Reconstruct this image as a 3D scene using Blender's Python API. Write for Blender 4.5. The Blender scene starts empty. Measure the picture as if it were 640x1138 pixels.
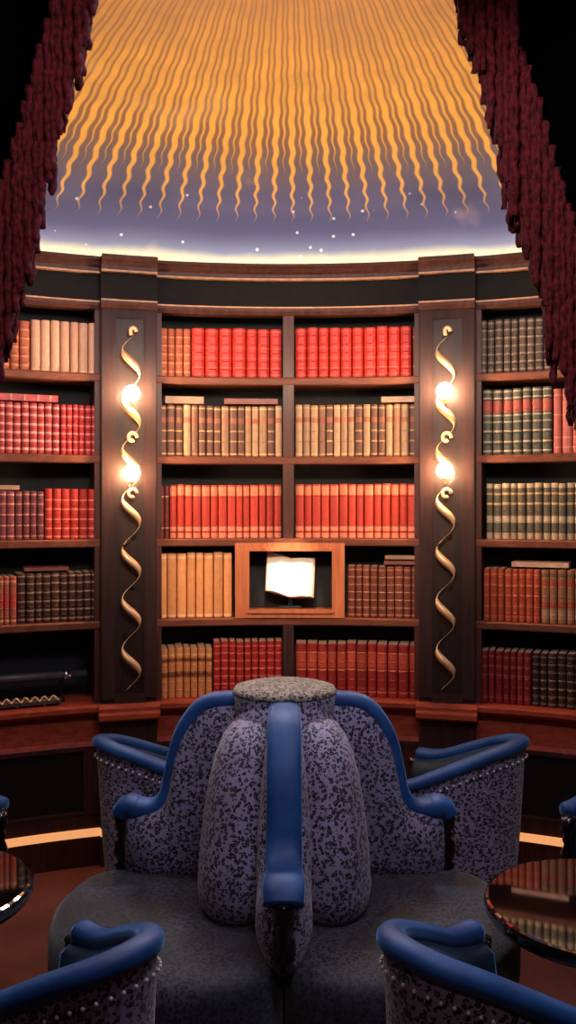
import bpy, bmesh, math, random
from mathutils import Vector, Matrix
random.seed(7)
PI = math.pi
C = bpy.context.scene.collection
sc = bpy.context.scene
sc.view_settings.view_transform = 'Standard'
sc.view_settings.look = 'None'
sc.view_settings.exposure = 0.0

# ------------------------------------------------------------------ numbers
F = 1000.0            # focal length in pixels of the 640 wide frame
H = 1.55              # eye height
HY = 562.0            # horizon row
YC = 1.244            # centre of the round room (0, YC)
RS = 2.756            # radius of the shelf fronts

def pt(phi, R, z):
    return Vector((R * math.sin(phi), YC + R * math.cos(phi), z))
def px2phi(px, R=RS):
    u = (px - 320.0) / F
    a = 1 + u * u; b = -2 * YC; c = YC * YC - R * R
    y = (-b + math.sqrt(b * b - 4 * a * c)) / (2 * a)
    return math.atan2(u * y, y - YC)
def depth(px, R=RS):
    return YC + R * math.cos(px2phi(px, R))
def zat(py, px, R=RS):
    return H + (HY - py) * depth(px, R) / F

# ------------------------------------------------------------------ materials
def mat(name):
    m = bpy.data.materials.new(name); m.use_nodes = True
    nt = m.node_tree
    return m, nt, nt.nodes['Principled BSDF']
def N(nt, typ, **kw):
    n = nt.nodes.new(typ)
    for k, v in kw.items():
        if k.startswith('in_'):
            n.inputs[int(k[3:])].default_value = v
        else:
            setattr(n, k, v)
    return n
def L(nt, a, b): nt.links.new(a, b)
def mth(nt, op, a, b=None, c=None, clamp=False):
    n = nt.nodes.new('ShaderNodeMath'); n.operation = op; n.use_clamp = clamp
    for i, v in enumerate((a, b, c)):
        if v is None: continue
        if isinstance(v, (int, float)): n.inputs[i].default_value = v
        else: nt.links.new(v, n.inputs[i])
    return n.outputs[0]
def mix(nt, fac, a, b, typ='MIX'):
    n = nt.nodes.new('ShaderNodeMix'); n.data_type = 'RGBA'; n.blend_type = typ
    for s, v in ((n.inputs[0], fac), (n.inputs[6], a), (n.inputs[7], b)):
        if isinstance(v, (int, float)): s.default_value = v
        elif isinstance(v, tuple): s.default_value = (v + (1,)) if len(v) == 3 else v
        else: nt.links.new(v, s)
    return n.outputs[2]
def ramp(nt, fac, stops, interp='LINEAR'):
    n = nt.nodes.new('ShaderNodeValToRGB'); n.color_ramp.interpolation = interp
    e = n.color_ramp.elements
    while len(e) > 1: e.remove(e[-1])
    e[0].position = stops[0][0]; e[0].color = stops[0][1] + (1,)
    for p, c in stops[1:]:
        x = e.new(p); x.color = c + (1,)
    nt.links.new(fac, n.inputs[0])
    return n.outputs[0]
def bump(nt, h, strength, dist, bs):
    b = nt.nodes.new('ShaderNodeBump'); b.inputs['Strength'].default_value = strength
    b.inputs['Distance'].default_value = dist
    nt.links.new(h, b.inputs['Height']); nt.links.new(b.outputs[0], bs.inputs['Normal'])

def wood(name, c1, c2, rough=0.35, scale=6, stretch=(6, 6, .5), coat=0.2):
    m, nt, bs = mat(name)
    tc = N(nt, 'ShaderNodeTexCoord'); mp = N(nt, 'ShaderNodeMapping')
    mp.inputs['Scale'].default_value = stretch
    L(nt, tc.outputs['Object'], mp.inputs[0])
    nz = N(nt, 'ShaderNodeTexNoise'); nz.inputs['Scale'].default_value = scale
    nz.inputs['Detail'].default_value = 6; nz.inputs['Distortion'].default_value = 1.2
    L(nt, mp.outputs[0], nz.inputs['Vector'])
    L(nt, ramp(nt, nz.outputs['Fac'], [(.3, c1), (.7, c2)]), bs.inputs['Base Color'])
    bs.inputs['Roughness'].default_value = rough
    bs.inputs['Coat Weight'].default_value = coat; bs.inputs['Coat Roughness'].default_value = .2
    bs.inputs['Specular IOR Level'].default_value = .25
    bump(nt, nz.outputs['Fac'], .08, .01, bs)
    return m
def plain(name, col, rough=.5, metal=0.0, coat=0.0, nscale=30, var=.25):
    m, nt, bs = mat(name)
    tc = N(nt, 'ShaderNodeTexCoord')
    nz = N(nt, 'ShaderNodeTexNoise'); nz.inputs['Scale'].default_value = nscale; nz.inputs['Detail'].default_value = 4
    L(nt, tc.outputs['Object'], nz.inputs['Vector'])
    c1 = tuple(x * (1 - var) for x in col); c2 = tuple(min(1, x * (1 + var)) for x in col)
    L(nt, ramp(nt, nz.outputs['Fac'], [(.3, c1), (.7, c2)]), bs.inputs['Base Color'])
    bs.inputs['Roughness'].default_value = rough; bs.inputs['Metallic'].default_value = metal
    bs.inputs['Coat Weight'].default_value = coat; bs.inputs['Coat Roughness'].default_value = .05
    return m
def emis(name, col, st):
    m, nt, bs = mat(name)
    bs.inputs['Base Color'].default_value = col + (1,)
    bs.inputs['Emission Color'].default_value = col + (1,)
    bs.inputs['Emission Strength'].default_value = st
    return m

M_WOOD = wood('mahogany', (.055, .015, .010), (.11, .033, .020), rough=.5, coat=.03)
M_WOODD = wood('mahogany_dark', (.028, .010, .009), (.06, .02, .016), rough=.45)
M_SHELF = wood('mahogany_shelf', (.16, .045, .025), (.27, .085, .045), stretch=(.6, 6, 6), rough=.5, coat=.05)
M_BACK = plain('dark_backing', (.012, .012, .014), rough=.8)
M_FRIEZE = plain('dark_frieze', (.009, .006, .0045), rough=.9)
M_GILT = plain('gilt_line', (.55, .26, .13), rough=.5, metal=.2)
M_OAK = wood('light_wood', (.52, .14, .055), (.72, .23, .095), rough=.35)
M_PIL = wood('pilaster_wood', (.028, .009, .008), (.05, .018, .015), rough=.7, coat=.05)
M_PANEL = wood('pilaster_panel', (.018, .008, .006), (.035, .016, .012), rough=.5, coat=.05)
M_DOOR = plain('dark_door_panel', (.008, .006, .006), rough=.4)
M_BASER = wood('red_base_wood', (.24, .03, .016), (.42, .07, .028), rough=.6, stretch=(.6, 6, 6), coat=0)
M_BRASS = emis('glowing_brass_strip', (.95, .42, .16), .75)
M_GOLD = plain('gold_ribbon', (.95, .58, .30), rough=.35, metal=.25, var=.12)
M_BRONZE = plain('dark_bronze', (.08, .05, .03), rough=.4, metal=.6)
M_BULB = emis('glowing_bulb', (1.0, .66, .36), 190.0)
M_BLACKL = plain('black_lacquer', (.006, .004, .004), rough=.03, coat=1.0, var=.1)
M_BLACKW = plain('black_turned_wood', (.006, .004, .005), rough=.22, coat=.4)
M_BLACKL.node_tree.nodes['Principled BSDF'].inputs['IOR'].default_value = 2.4
M_NAIL = plain('silver_nails', (.95, .85, .82), rough=.35, metal=.15)
M_SILVER = plain('silver_fitting', (.7, .7, .72), rough=.3, metal=1)
M_GREYM = plain('dark_grey_metal', (.09, .08, .08), rough=.5, metal=.3)
M_PAGE = plain('paper', (.95, .85, .7), rough=.8, nscale=200, var=.05)
M_PAGEEDGE = plain('page_edges', (.7, .45, .28), rough=.8, nscale=200, var=.2)
M_COVE = emis('cove_light', (1.0, .82, .48), 25.0)

def floor_mat():
    m, nt, bs = mat('red_brown_carpet')
    tc = N(nt, 'ShaderNodeTexCoord')
    nz = N(nt, 'ShaderNodeTexNoise'); nz.inputs['Scale'].default_value = 5; nz.inputs['Detail'].default_value = 8
    L(nt, tc.outputs['Object'], nz.inputs['Vector'])
    L(nt, ramp(nt, nz.outputs['Fac'], [(.3, (.13, .03, .02)), (.7, (.24, .065, .045))]), bs.inputs['Base Color'])
    bs.inputs['Roughness'].default_value = .6
    return m
M_FLOOR = floor_mat()
M_WALL = plain('dark_wall', (.03, .018, .015), rough=.8)

def velvet(name, c1, c2):
    m, nt, bs = mat(name)
    tc = N(nt, 'ShaderNodeTexCoord')
    nz = N(nt, 'ShaderNodeTexNoise'); nz.inputs['Scale'].default_value = 9; nz.inputs['Detail'].default_value = 5
    L(nt, tc.outputs['Object'], nz.inputs['Vector'])
    L(nt, ramp(nt, nz.outputs['Fac'], [(.35, c1), (.65, c2)]), bs.inputs['Base Color'])
    bs.inputs['Roughness'].default_value = .55
    bs.inputs['Sheen Weight'].default_value = .8
    bs.inputs['Sheen Tint'].default_value = (.25, .5, 1, 1)
    bs.inputs['Sheen Roughness'].default_value = .3
    n2 = N(nt, 'ShaderNodeTexNoise'); n2.inputs['Scale'].default_value = 400
    L(nt, tc.outputs['Object'], n2.inputs['Vector'])
    bump(nt, n2.outputs['Fac'], .15, .002, bs)
    return m
M_VELVET = velvet('blue_velvet', (.007, .05, .19), (.022, .11, .34))
M_VELVETSH = velvet('blue_velvet_shaded', (.003, .016, .03), (.006, .03, .05))  # blue velvet with the shade inside the chairs put into the colour

def leopard(name, base1, base2, spot, scale=92):
    m, nt, bs = mat(name)
    tc = N(nt, 'ShaderNodeTexCoord')
    nz = N(nt, 'ShaderNodeTexNoise'); nz.inputs['Scale'].default_value = 70; nz.inputs['Detail'].default_value = 2
    L(nt, tc.outputs['Object'], nz.inputs['Vector'])
    mp = N(nt, 'ShaderNodeVectorMath', operation='MULTIPLY_ADD')
    L(nt, nz.outputs['Color'], mp.inputs[0]); mp.inputs[1].default_value = (.009, .009, .009)
    L(nt, tc.outputs['Object'], mp.inputs[2])
    v = N(nt, 'ShaderNodeTexVoronoi'); v.inputs['Scale'].default_value = scale
    L(nt, mp.outputs[0], v.inputs['Vector'])
    d = v.outputs['Distance']
    ring = mth(nt, 'MULTIPLY', mth(nt, 'GREATER_THAN', d, .17), mth(nt, 'LESS_THAN', d, .54))
    n2 = N(nt, 'ShaderNodeTexNoise'); n2.inputs['Scale'].default_value = 110
    L(nt, tc.outputs['Object'], n2.inputs['Vector'])
    ring = mth(nt, 'MULTIPLY', ring, mth(nt, 'GREATER_THAN', n2.outputs['Fac'], .43))
    n3 = N(nt, 'ShaderNodeTexNoise'); n3.inputs['Scale'].default_value = 6
    L(nt, tc.outputs['Object'], n3.inputs['Vector'])
    inner = mth(nt, 'LESS_THAN', d, .17)
    basec = ramp(nt, n3.outputs['Fac'], [(.35, base1), (.65, base2)])
    basec = mix(nt, mth(nt, 'MULTIPLY', inner, .35), basec, tuple(x * .45 for x in base1))
    L(nt, mix(nt, ring, basec, spot), bs.inputs['Base Color'])
    bs.inputs['Roughness'].default_value = .75
    bs.inputs['Sheen Weight'].default_value = .25
    bump(nt, n2.outputs['Fac'], .15, .003, bs)
    return m
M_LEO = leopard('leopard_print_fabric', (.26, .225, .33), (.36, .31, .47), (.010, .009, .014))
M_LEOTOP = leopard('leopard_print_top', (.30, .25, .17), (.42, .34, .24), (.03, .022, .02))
M_LEOSH = leopard('leopard_print_shaded', (.020, .021, .030), (.055, .055, .075), (.004, .004, .006))  # leopard print darkened, shade on the settee seats put into the colour

def curtain_mat(name, c1, c2):
    m, nt, bs = mat(name)
    tc = N(nt, 'ShaderNodeTexCoord')
    nz = N(nt, 'ShaderNodeTexNoise'); nz.inputs['Scale'].default_value = 120; nz.inputs['Detail'].default_value = 3
    L(nt, tc.outputs['Object'], nz.inputs['Vector'])
    L(nt, ramp(nt, nz.outputs['Fac'], [(.35, c1), (.65, c2)]), bs.inputs['Base Color'])
    bs.inputs['Roughness'].default_value = .8
    bump(nt, nz.outputs['Fac'], .8, .004, bs)
    return m
M_DRAPE = curtain_mat('black_drape', (.0008, .0006, .001), (.0015, .001, .0018))
M_DRAPE.node_tree.nodes['Principled BSDF'].inputs['Specular IOR Level'].default_value = .05
M_FRINGE = curtain_mat('burgundy_chenille', (.07, .004, .012), (.26, .016, .036))

def dome_mat():
    m, nt, bs = mat('painted_sunburst_dome')
    uv = N(nt, 'ShaderNodeUVMap'); uv.uv_map = 'UVMap'
    sp = N(nt, 'ShaderNodeSeparateXYZ'); L(nt, uv.outputs[0], sp.inputs[0])
    u, v = sp.outputs[0], sp.outputs[1]           # u counts rays, v = elevation / 90
    tc = N(nt, 'ShaderNodeTexCoord')
    cl = N(nt, 'ShaderNodeTexNoise'); cl.inputs['Scale'].default_value = 2.2; cl.inputs['Detail'].default_value = 5
    L(nt, tc.outputs['Object'], cl.inputs['Vector'])
    fine = N(nt, 'ShaderNodeTexNoise'); fine.inputs['Scale'].default_value = 14; fine.inputs['Detail'].default_value = 6
    L(nt, tc.outputs['Object'], fine.inputs['Vector'])
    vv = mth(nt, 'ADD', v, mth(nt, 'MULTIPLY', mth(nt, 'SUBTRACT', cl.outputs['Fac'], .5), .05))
    bg = ramp(nt, vv, [(0, (.78, .60, .24)), (.050, (.78, .60, .24)), (.070, (.42, .42, .34)), (.105, (.10, .12, .28)), (.16, (.05, .055, .21)), (.26, (.06, .055, .17)),  # cream stops at the foot put the cove glow into the paint
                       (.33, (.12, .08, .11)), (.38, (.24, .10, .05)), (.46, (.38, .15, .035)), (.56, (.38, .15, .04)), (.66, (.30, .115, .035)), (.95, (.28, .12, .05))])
    bg = mix(nt, mth(nt, 'MULTIPLY', fine.outputs['Fac'], .25), bg, (.09, .06, .08), 'MIX')
    # pale clouds
    cm = N(nt, 'ShaderNodeTexNoise'); cm.inputs['Scale'].default_value = 3.1; cm.inputs['Detail'].default_value = 3
    L(nt, tc.outputs['Object'], cm.inputs['Vector'])
    cmask = mth(nt, 'MULTIPLY', mth(nt, 'SUBTRACT', cm.outputs['Fac'], .62), 5, clamp=True)
    cmask = mth(nt, 'MULTIPLY', cmask, .5)
    bg = mix(nt, cmask, bg, (.62, .42, .36))
    # rays
    phase = mth(nt, 'MULTIPLY', v, 150)
    rid = mth(nt, 'FLOOR', u)
    phase = mth(nt, 'ADD', phase, mth(nt, 'MULTIPLY', mth(nt, 'SINE', mth(nt, 'MULTIPLY', rid, 2.3)), .9))
    phase = mth(nt, 'ADD', mth(nt, 'MULTIPLY', v, 165), mth(nt, 'MULTIPLY', cl.outputs['Fac'], 5))
    amp = ramp(nt, v, [(.14, (.07, .07, .07)), (.30, (.06, .06, .06)), (.5, (.035, .035, .035)), (.8, (.02, .02, .02))])
    wob = mth(nt, 'MULTIPLY', mth(nt, 'SINE', phase), amp)
    soft = mth(nt, 'MULTIPLY_ADD', v, -14, 16)
    uw = mth(nt, 'ADD', u, wob)
    def rays(off, tip, full, wmax, base_out):
        t = mth(nt, 'ABSOLUTE', mth(nt, 'SUBTRACT', mth(nt, 'FRACT', mth(nt, 'ADD', uw, off)), .5))
        w = mth(nt, 'MULTIPLY', mth(nt, 'POWER', mth(nt, 'DIVIDE', mth(nt, 'SUBTRACT', v, tip), full - tip, clamp=True), .7), wmax)
        a = mth(nt, 'SUBTRACT', w, t)
        return mth(nt, 'MULTIPLY', a, soft, clamp=True), t
    rl, tl = rays(0.0, .182, .44, .27, 0)
    rs, ts = rays(.5, .300, .48, .18, 0)
    goldc = ramp(nt, v, [(.18, (.50, .27, .09)), (.28, (.72, .38, .08)), (.40, (.98, .50, .07)), (.50, (.88, .41, .06)), (.60, (.52, .22, .05)), (.9, (.42, .19, .07))])
    goldc = mix(nt, mth(nt, 'MULTIPLY', fine.outputs['Fac'], .45), goldc, (.45, .18, .05))
    bg = mix(nt, rs, bg, mix(nt, .12, goldc, (.3, .12, .05)))
    bg = mix(nt, rl, bg, goldc)
    # stars
    vo = N(nt, 'ShaderNodeTexVoronoi'); vo.inputs['Scale'].default_value = 17
    L(nt, tc.outputs['Object'], vo.inputs['Vector'])
    sepc = N(nt, 'ShaderNodeSeparateColor'); L(nt, vo.outputs['Color'], sepc.inputs[0])
    st = mth(nt, 'LESS_THAN', vo.outputs['Distance'], .12)
    st = mth(nt, 'MULTIPLY', st, mth(nt, 'GREATER_THAN', sepc.outputs[0], .35))
    st = mth(nt, 'MULTIPLY', st, mth(nt, 'LESS_THAN', v, .26))
    st = mth(nt, 'MULTIPLY', st, mth(nt, 'SUBTRACT', 1.0, rl))
    bg = mix(nt, mth(nt, 'MULTIPLY', st, .55), bg, (.85, .85, .95))
    big = N(nt, 'ShaderNodeTexNoise'); big.inputs['Scale'].default_value = 4.5; big.inputs['Detail'].default_value = 7; big.inputs['Roughness'].default_value = .65
    L(nt, tc.outputs['Object'], big.inputs['Vector'])
    bk = mth(nt, 'MULTIPLY', mth(nt, 'MULTIPLY_ADD', big.outputs['Fac'], 3, -1.25, clamp=True), mth(nt, 'MULTIPLY_ADD', v, 3, -.75, clamp=True))
    bg = mix(nt, mth(nt, 'MULTIPLY', bk, .6), bg, (.30, .13, .06))
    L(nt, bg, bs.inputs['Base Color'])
    bs.inputs['Roughness'].default_value = .7
    return m
M_DOME = dome_mat()

def book_mat(name, base, bands, h, hue=.0, val=.25, rough=.45, ribs=0, noise=.25):
    """spine colour with horizontal bands given as (z0, z1, colour) in fractions of the height"""
    m, nt, bs = mat(name)
    tc = N(nt, 'ShaderNodeTexCoord'); sp = N(nt, 'ShaderNodeSeparateXYZ')
    L(nt, tc.outputs['Object'], sp.inputs[0])
    f = mth(nt, 'DIVIDE', sp.outputs[2], h)
    oi = N(nt, 'ShaderNodeObjectInfo')
    nz = N(nt, 'ShaderNodeTexNoise'); nz.inputs['Scale'].default_value = 45; nz.inputs['Detail'].default_value = 5
    ad = N(nt, 'ShaderNodeVectorMath', operation='ADD')
    L(nt, tc.outputs['Object'], ad.inputs[0]); L(nt, oi.outputs['Location'], ad.inputs[1])
    L(nt, ad.outputs[0], nz.inputs['Vector'])
    col = mix(nt, mth(nt, 'MULTIPLY', nz.outputs['Fac'], noise * 2), base, tuple(x * .35 for x in base))
    for (a, b, c) in bands:
        k = mth(nt, 'MULTIPLY', mth(nt, 'GREATER_THAN', f, a), mth(nt, 'LESS_THAN', f, b))
        k = mth(nt, 'MULTIPLY', k, mth(nt, 'MULTIPLY_ADD', nz.outputs['Fac'], .8, .35, clamp=True))
        col = mix(nt, k, col, c)
    hs = N(nt, 'ShaderNodeHueSaturation')
    L(nt, mth(nt, 'MULTIPLY_ADD', oi.outputs['Random'], hue, .5 - hue / 2), hs.inputs['Hue'])
    L(nt, mth(nt, 'MULTIPLY_ADD', oi.outputs['Random'], val * 2, 1 - val), hs.inputs['Value'])
    L(nt, col, hs.inputs['Color']); L(nt, hs.outputs[0], bs.inputs['Base Color'])
    bs.inputs['Roughness'].default_value = rough
    bump(nt, nz.outputs['Fac'], .1, .003, bs)
    return m

# ------------------------------------------------------------------ mesh helpers
def obj(name, bm, m, parent=None, smooth=False, mats=None):
    me = bpy.data.meshes.new(name)
    bmesh.ops.recalc_face_normals(bm, faces=bm.faces)
    bm.to_mesh(me); bm.free()
    for x in (mats or [m]): me.materials.append(x)
    if smooth:
        for p in me.polygons: p.use_smooth = True
    o = bpy.data.objects.new(name, me); C.objects.link(o)
    if parent: o.parent = parent
    return o
def tag(o, label=None, cat=None, group=None, kind=None):
    if label: o['label'] = label
    if cat: o['category'] = cat
    if group: o['group'] = group
    if kind: o['kind'] = kind
    return o
def thing(name, label, cat, loc=(0, 0, 0), rz=0, group=None):
    o = bpy.data.objects.new(name, None); o.empty_display_size = .1
    C.objects.link(o); o.location = loc; o.rotation_euler = (0, 0, rz)
    return tag(o, label, cat, group)
def dup(root, loc, rz, label, group=None, scale=None):
    r = root.copy(); C.objects.link(r); r.location = loc; r.rotation_euler = (0, 0, rz)
    if scale: r.scale = scale
    r['label'] = label
    if group: r['group'] = group
    for ch in list(root.children):
        c = ch.copy(); C.objects.link(c); c.parent = r
        for g in ch.children:
            d = g.copy(); C.objects.link(d); d.parent = c
    return r
def add_box(bm, x0, x1, y0, y1, z0, z1, bev=0):
    b2 = bmesh.new()
    v = [b2.verts.new(p) for p in ((x0, y0, z0), (x1, y0, z0), (x1, y1, z0), (x0, y1, z0), (x0, y0, z1), (x1, y0, z1), (x1, y1, z1), (x0, y1, z1))]
    for f in ((0, 3, 2, 1), (4, 5, 6, 7), (0, 1, 5, 4), (1, 2, 6, 5), (2, 3, 7, 6), (3, 0, 4, 7)):
        b2.faces.new([v[i] for i in f])
    if bev:
        bmesh.ops.bevel(b2, geom=b2.edges[:], offset=bev, segments=3, profile=.5, affect='EDGES')
    merge(bm, b2); return bm
def merge(bm, b2):
    me = bpy.data.meshes.new('tmp'); b2.to_mesh(me); b2.free()
    bm.from_mesh(me); bpy.data.meshes.remove(me)
def arc_profile(prof, p0, p1, seg=None, bm=None, closed=True):
    """sweep a profile [(R, z)] along the round wall from angle p0 to p1"""
    bm = bm or bmesh.new()
    seg = seg or max(2, int(abs(p1 - p0) / .03) + 1)
    rings = []
    for i in range(seg + 1):
        ph = p0 + (p1 - p0) * i / seg
        rings.append([bm.verts.new(pt(ph, R, z)) for R, z in prof])
    n = len(prof)
    for a, b in zip(rings, rings[1:]):
        for k in range(n if closed else n - 1):
            bm.faces.new((a[k], a[(k + 1) % n], b[(k + 1) % n], b[k]))
    if closed:
        bm.faces.new(rings[0]); bm.faces.new(rings[-1][::-1])
    return bm
def arc_box(R0, R1, z0, z1, p0, p1, bm=None):
    return arc_profile([(R0, z0), (R1, z0), (R1, z1), (R0, z1)], p0, p1, bm=bm)
def lathe(prof, seg=24, bm=None, loc=(0, 0, 0), sy=1.0):
    bm = bm or bmesh.new(); rings = []
    for r, z in prof:
        rings.append([bm.verts.new((loc[0] + r * math.cos(2 * PI * k / seg), loc[1] + r * sy * math.sin(2 * PI * k / seg), loc[2] + z)) for k in range(seg)])
    for a, b in zip(rings, rings[1:]):
        for k in range(seg):
            bm.faces.new((a[k], a[(k + 1) % seg], b[(k + 1) % seg], b[k]))
    bm.faces.new(rings[0][::-1]); bm.faces.new(rings[-1])
    return bm
def sweep(path, sec, side=None, bm=None, scales=None):
    """sweep a closed 2d section [(across, up)] along path; side(i) gives the across vector"""
    bm = bm or bmesh.new(); n = len(path); rings = []
    for i, p in enumerate(path):
        a = path[max(0, i - 1)]; b = path[min(n - 1, i + 1)]
        t = (b - a).normalized()
        s = side if isinstance(side, Vector) else (side(i) if side else t.cross(Vector((0, 0, 1))).normalized())
        up = s.cross(t).normalized()
        k = scales[i] if scales else 1.0
        rings.append([bm.verts.new(p + s * (x * k) + up * (y * k)) for x, y in sec])
    m = len(sec)
    for a, b in zip(rings, rings[1:]):
        for k in range(m):
            bm.faces.new((a[k], a[(k + 1) % m], b[(k + 1) % m], b[k]))
    bm.faces.new(rings[0]); bm.faces.new(rings[-1][::-1])
    return bm
def oval(w, h, n=14, p=1.0):
    out = []
    for k in range(n):
        a = 2 * PI * k / n
        c, s = math.cos(a), math.sin(a)
        out.append((w * math.copysign(abs(c) ** p, c), h * math.copysign(abs(s) ** p, s)))
    return out
def ball(bm, c, r, seg=8, sc_=(1, 1, 1)):
    mt = Matrix.Translation(c) @ Matrix.Diagonal((sc_[0], sc_[1], sc_[2], 1))
    bmesh.ops.create_uvsphere(bm, u_segments=seg, v_segments=max(4, seg // 2 + 1), radius=r, matrix=mt)
def catmull(pts, n=6):
    out = []
    P = [Vector(p) for p in pts]
    for i in range(len(P) - 1):
        p0 = P[max(0, i - 1)]; p1 = P[i]; p2 = P[i + 1]; p3 = P[min(len(P) - 1, i + 2)]
        for k in range(n):
            t = k / n
            out.append(.5 * ((2 * p1) + (p2 - p0) * t + (2 * p0 - 5 * p1 + 4 * p2 - p3) * t * t + (3 * p1 - p0 - 3 * p2 + p3) * t ** 3))
    out.append(P[-1]); return out

# ------------------------------------------------------------------ room shell
bm = bmesh.new()
bmesh.ops.create_circle(bm, cap_ends=True, segments=96, radius=3.3, matrix=Matrix.Translation((0, YC, 0)))
tag(obj('floor', bm, M_FLOOR), kind='structure')
DOME_R, DOME_B, DOME_Z = 2.90, .80, 2.58
tag(obj('wall_back', arc_profile([(3.15, 0), (3.25, 0), (3.25, 2.7), (3.15, 2.7)], -PI / 2, PI / 2, 60), M_WALL), kind='structure')
tag(obj('wall_front', arc_profile([(3.15, 0), (3.25, 0), (3.25, 2.7), (3.15, 2.7)], PI / 2, 3 * PI / 2, 60), M_WALL), kind='structure')
# dome with a uv layer: u runs around the painted sun, v is the elevation
YS = 2.28; NR = 130
bm = bmesh.new(); uvl = bm.loops.layers.uv.new('UVMap')
na, ne = 360, 90
grid = []
for j in range(ne + 1):
    th = PI / 2 * j / ne
    row = []
    for i in range(na):
        a = 2 * PI * i / na
        row.append(bm.verts.new((DOME_R * math.cos(th) * math.sin(a), YC + DOME_R * math.cos(th) * math.cos(a), DOME_Z + DOME_B * math.sin(th))) if j < ne else None)
    grid.append(row)
top = bm.verts.new((0, YC, DOME_Z + DOME_B))
def dome_uv(co):
    el = math.asin(min(1, max(0, (co.z - DOME_Z) / DOME_B)))
    return math.atan2(co.x, co.y - YS) * NR / (2 * PI) + .25, el / (PI / 2)
for j in range(ne):
    for i in range(na):
        a, b = grid[j][i], grid[j][(i + 1) % na]
        if j < ne - 1: f = bm.faces.new((a, b, grid[j + 1][(i + 1) % na], grid[j + 1][i]))
        else: f = bm.faces.new((a, b, top))
        us = [dome_uv(l.vert.co) for l in f.loops]
        for l, (uu, v_) in zip(f.loops, us):
            if max(x[0] for x in us) - uu > NR / 2: uu += NR
            l[uvl].uv = (uu, v_)
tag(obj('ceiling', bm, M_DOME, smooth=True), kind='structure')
# ring between the dome foot and the wall
tag(obj('trim_1', arc_profile([(2.86, 2.50), (3.2, 2.50), (3.2, 2.58), (2.86, 2.58)], 0, 2 * PI, 120, closed=True), M_WALL), kind='structure')

# ------------------------------------------------------------------ angles and heights of the bookcase
P_L0, P_L1 = px2phi(111), px2phi(174)        # left pilaster
P_R0, P_R1 = px2phi(466), px2phi(529)        # right pilaster
P_END = .62
ZS = [2.120, 1.768, 1.405, 1.052, .698]      # shelf top surfaces
TS = .030
ZTOP = 2.405
RB = 2.98                                     # back panel
def shelfset(parent, p0, p1, rows=range(5)):
    for k in rows:
        z = ZS[k]
        if k == 4: continue
        obj('shelf', arc_profile([(RS, z - TS), (RS + .004, z - TS - .004), (RB, z - TS), (RB, z), (RS + .004, z), (RS - .003, z - .006)], p0, p1), M_SHELF, parent)

def bookcase(name_label, p0, p1, divider):
    t = thing('bookcase', name_label, 'bookcase', pt((p0 + p1) / 2, RS, 0))
    t.location = (0, 0, 0)
    obj('back_panel', arc_box(RB, RB + .03, .2, ZTOP + .1, p0, p1), M_BACK, t)
    shelfset(t, p0, p1)
    for a, s in ((p0, 1), (p1, -1)):
        obj('side_panel', arc_box(RS + .004, RB, .6, ZTOP, a, a + s * .008), M_WOOD, t)
    if divider:
        a, b = px2phi(314.5), px2phi(326.5)
        segs = [(ZS[0], ZTOP), (ZS[1], ZS[0] - TS), (ZS[2], ZS[1] - TS), (ZS[4], ZS[3] - TS)]
        for z0, z1 in segs:
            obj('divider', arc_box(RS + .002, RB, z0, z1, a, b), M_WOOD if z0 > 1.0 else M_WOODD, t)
    # lower shelf and projecting ledge
    obj('base_ledge', arc_profile([(RS - .02, .655), (RB, .655), (RB, .698), (RS - .03, .698), (RS - .045, .690), (RS - .045, .672)], p0, p1), M_BASER, t)
    obj('drawer_front', arc_profile([(RS - .012, .52), (RS + .02, .52), (RS + .02, .655), (RS + .012, .655), (RS + .012, .63), (RS - .004, .622), (RS - .004, .54)], p0, p1), M_BASER, t)
    fr = arc_box(RS - .012, RS + .02, .50, .52, p0, p1)
    arc_box(RS - .008, RS + .02, .17, .228, p0, p1, fr)
    arc_box(RS - .012, RS + .02, .228, .238, p0, p1, fr)
    mid = [(p0 + p1) / 2] if divider else []
    for a in [p0 + .012, p1 - .012] + mid:
        arc_box(RS - .010, RS + .02, .238, .50, a - .014, a + .014, fr)
    obj('door_frame', fr, M_WOODD, t)
    edges = [p0 + .026] + [m + s * .014 for m in mid for s in (-1, 1)] + [p1 - .026]
    for a, b in zip(edges[::2], edges[1::2]):
        obj('door_panel', arc_box(RS + .008, RS + .03, .238, .50, a, b), M_DOOR, t)
    obj('brass_strip', arc_profile([(RS - .022, .135), (RS - .004, .135), (RS - .004, .165), (RS - .018, .165)], p0, p1), M_BRASS, t)
    obj('plinth', arc_box(RS + .004, RB, 0, .17, p0, p1), M_WOODD, t)
    return t
bookcase('middle curved bookcase of dark red wood with an open book display between the pilasters', P_L1, P_R0, True)
bookcase('left curved bookcase of dark red wood beside the left gold vine pilaster', -P_END, P_L0, False)
bookcase('right curved bookcase of dark red wood beside the right gold vine pilaster', P_R1, P_END, False)

# entablature above
def entab(p0, p1, out, nm, seg=None):
    r = RS - out
    t = obj(nm, arc_profile([(r, 2.405), (RB + .1, 2.405), (RB + .1, 2.60), (r + .02, 2.60)], p0, p1), M_FRIEZE)
    tag(t, kind='structure')
    lo = arc_profile([(r - .004, 2.395), (r + .06, 2.395), (r + .06, 2.424), (r - .012, 2.424), (r - .012, 2.412)], p0, p1)
    obj('lower_moulding', lo, M_WOOD, t)
    obj('gilt_line', arc_box(r - .016, r + .01, 2.424, 2.430, p0, p1), M_GILT, t)
    obj('gilt_line', arc_box(r - .016, r + .01, 2.548, 2.556, p0, p1), M_GILT, t)
    up = arc_profile([(r - .012, 2.556), (r + .03, 2.556), (r + .03, 2.612), (r - .050, 2.612), (r - .050, 2.600), (r - .038, 2.594), (r - .030, 2.580), (r - .016, 2.572)], p0, p1)
    obj('crown_moulding', up, M_WOOD, t)
entab(P_L1 - .004, P_R0 + .004, 0, 'trim_2')
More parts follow.
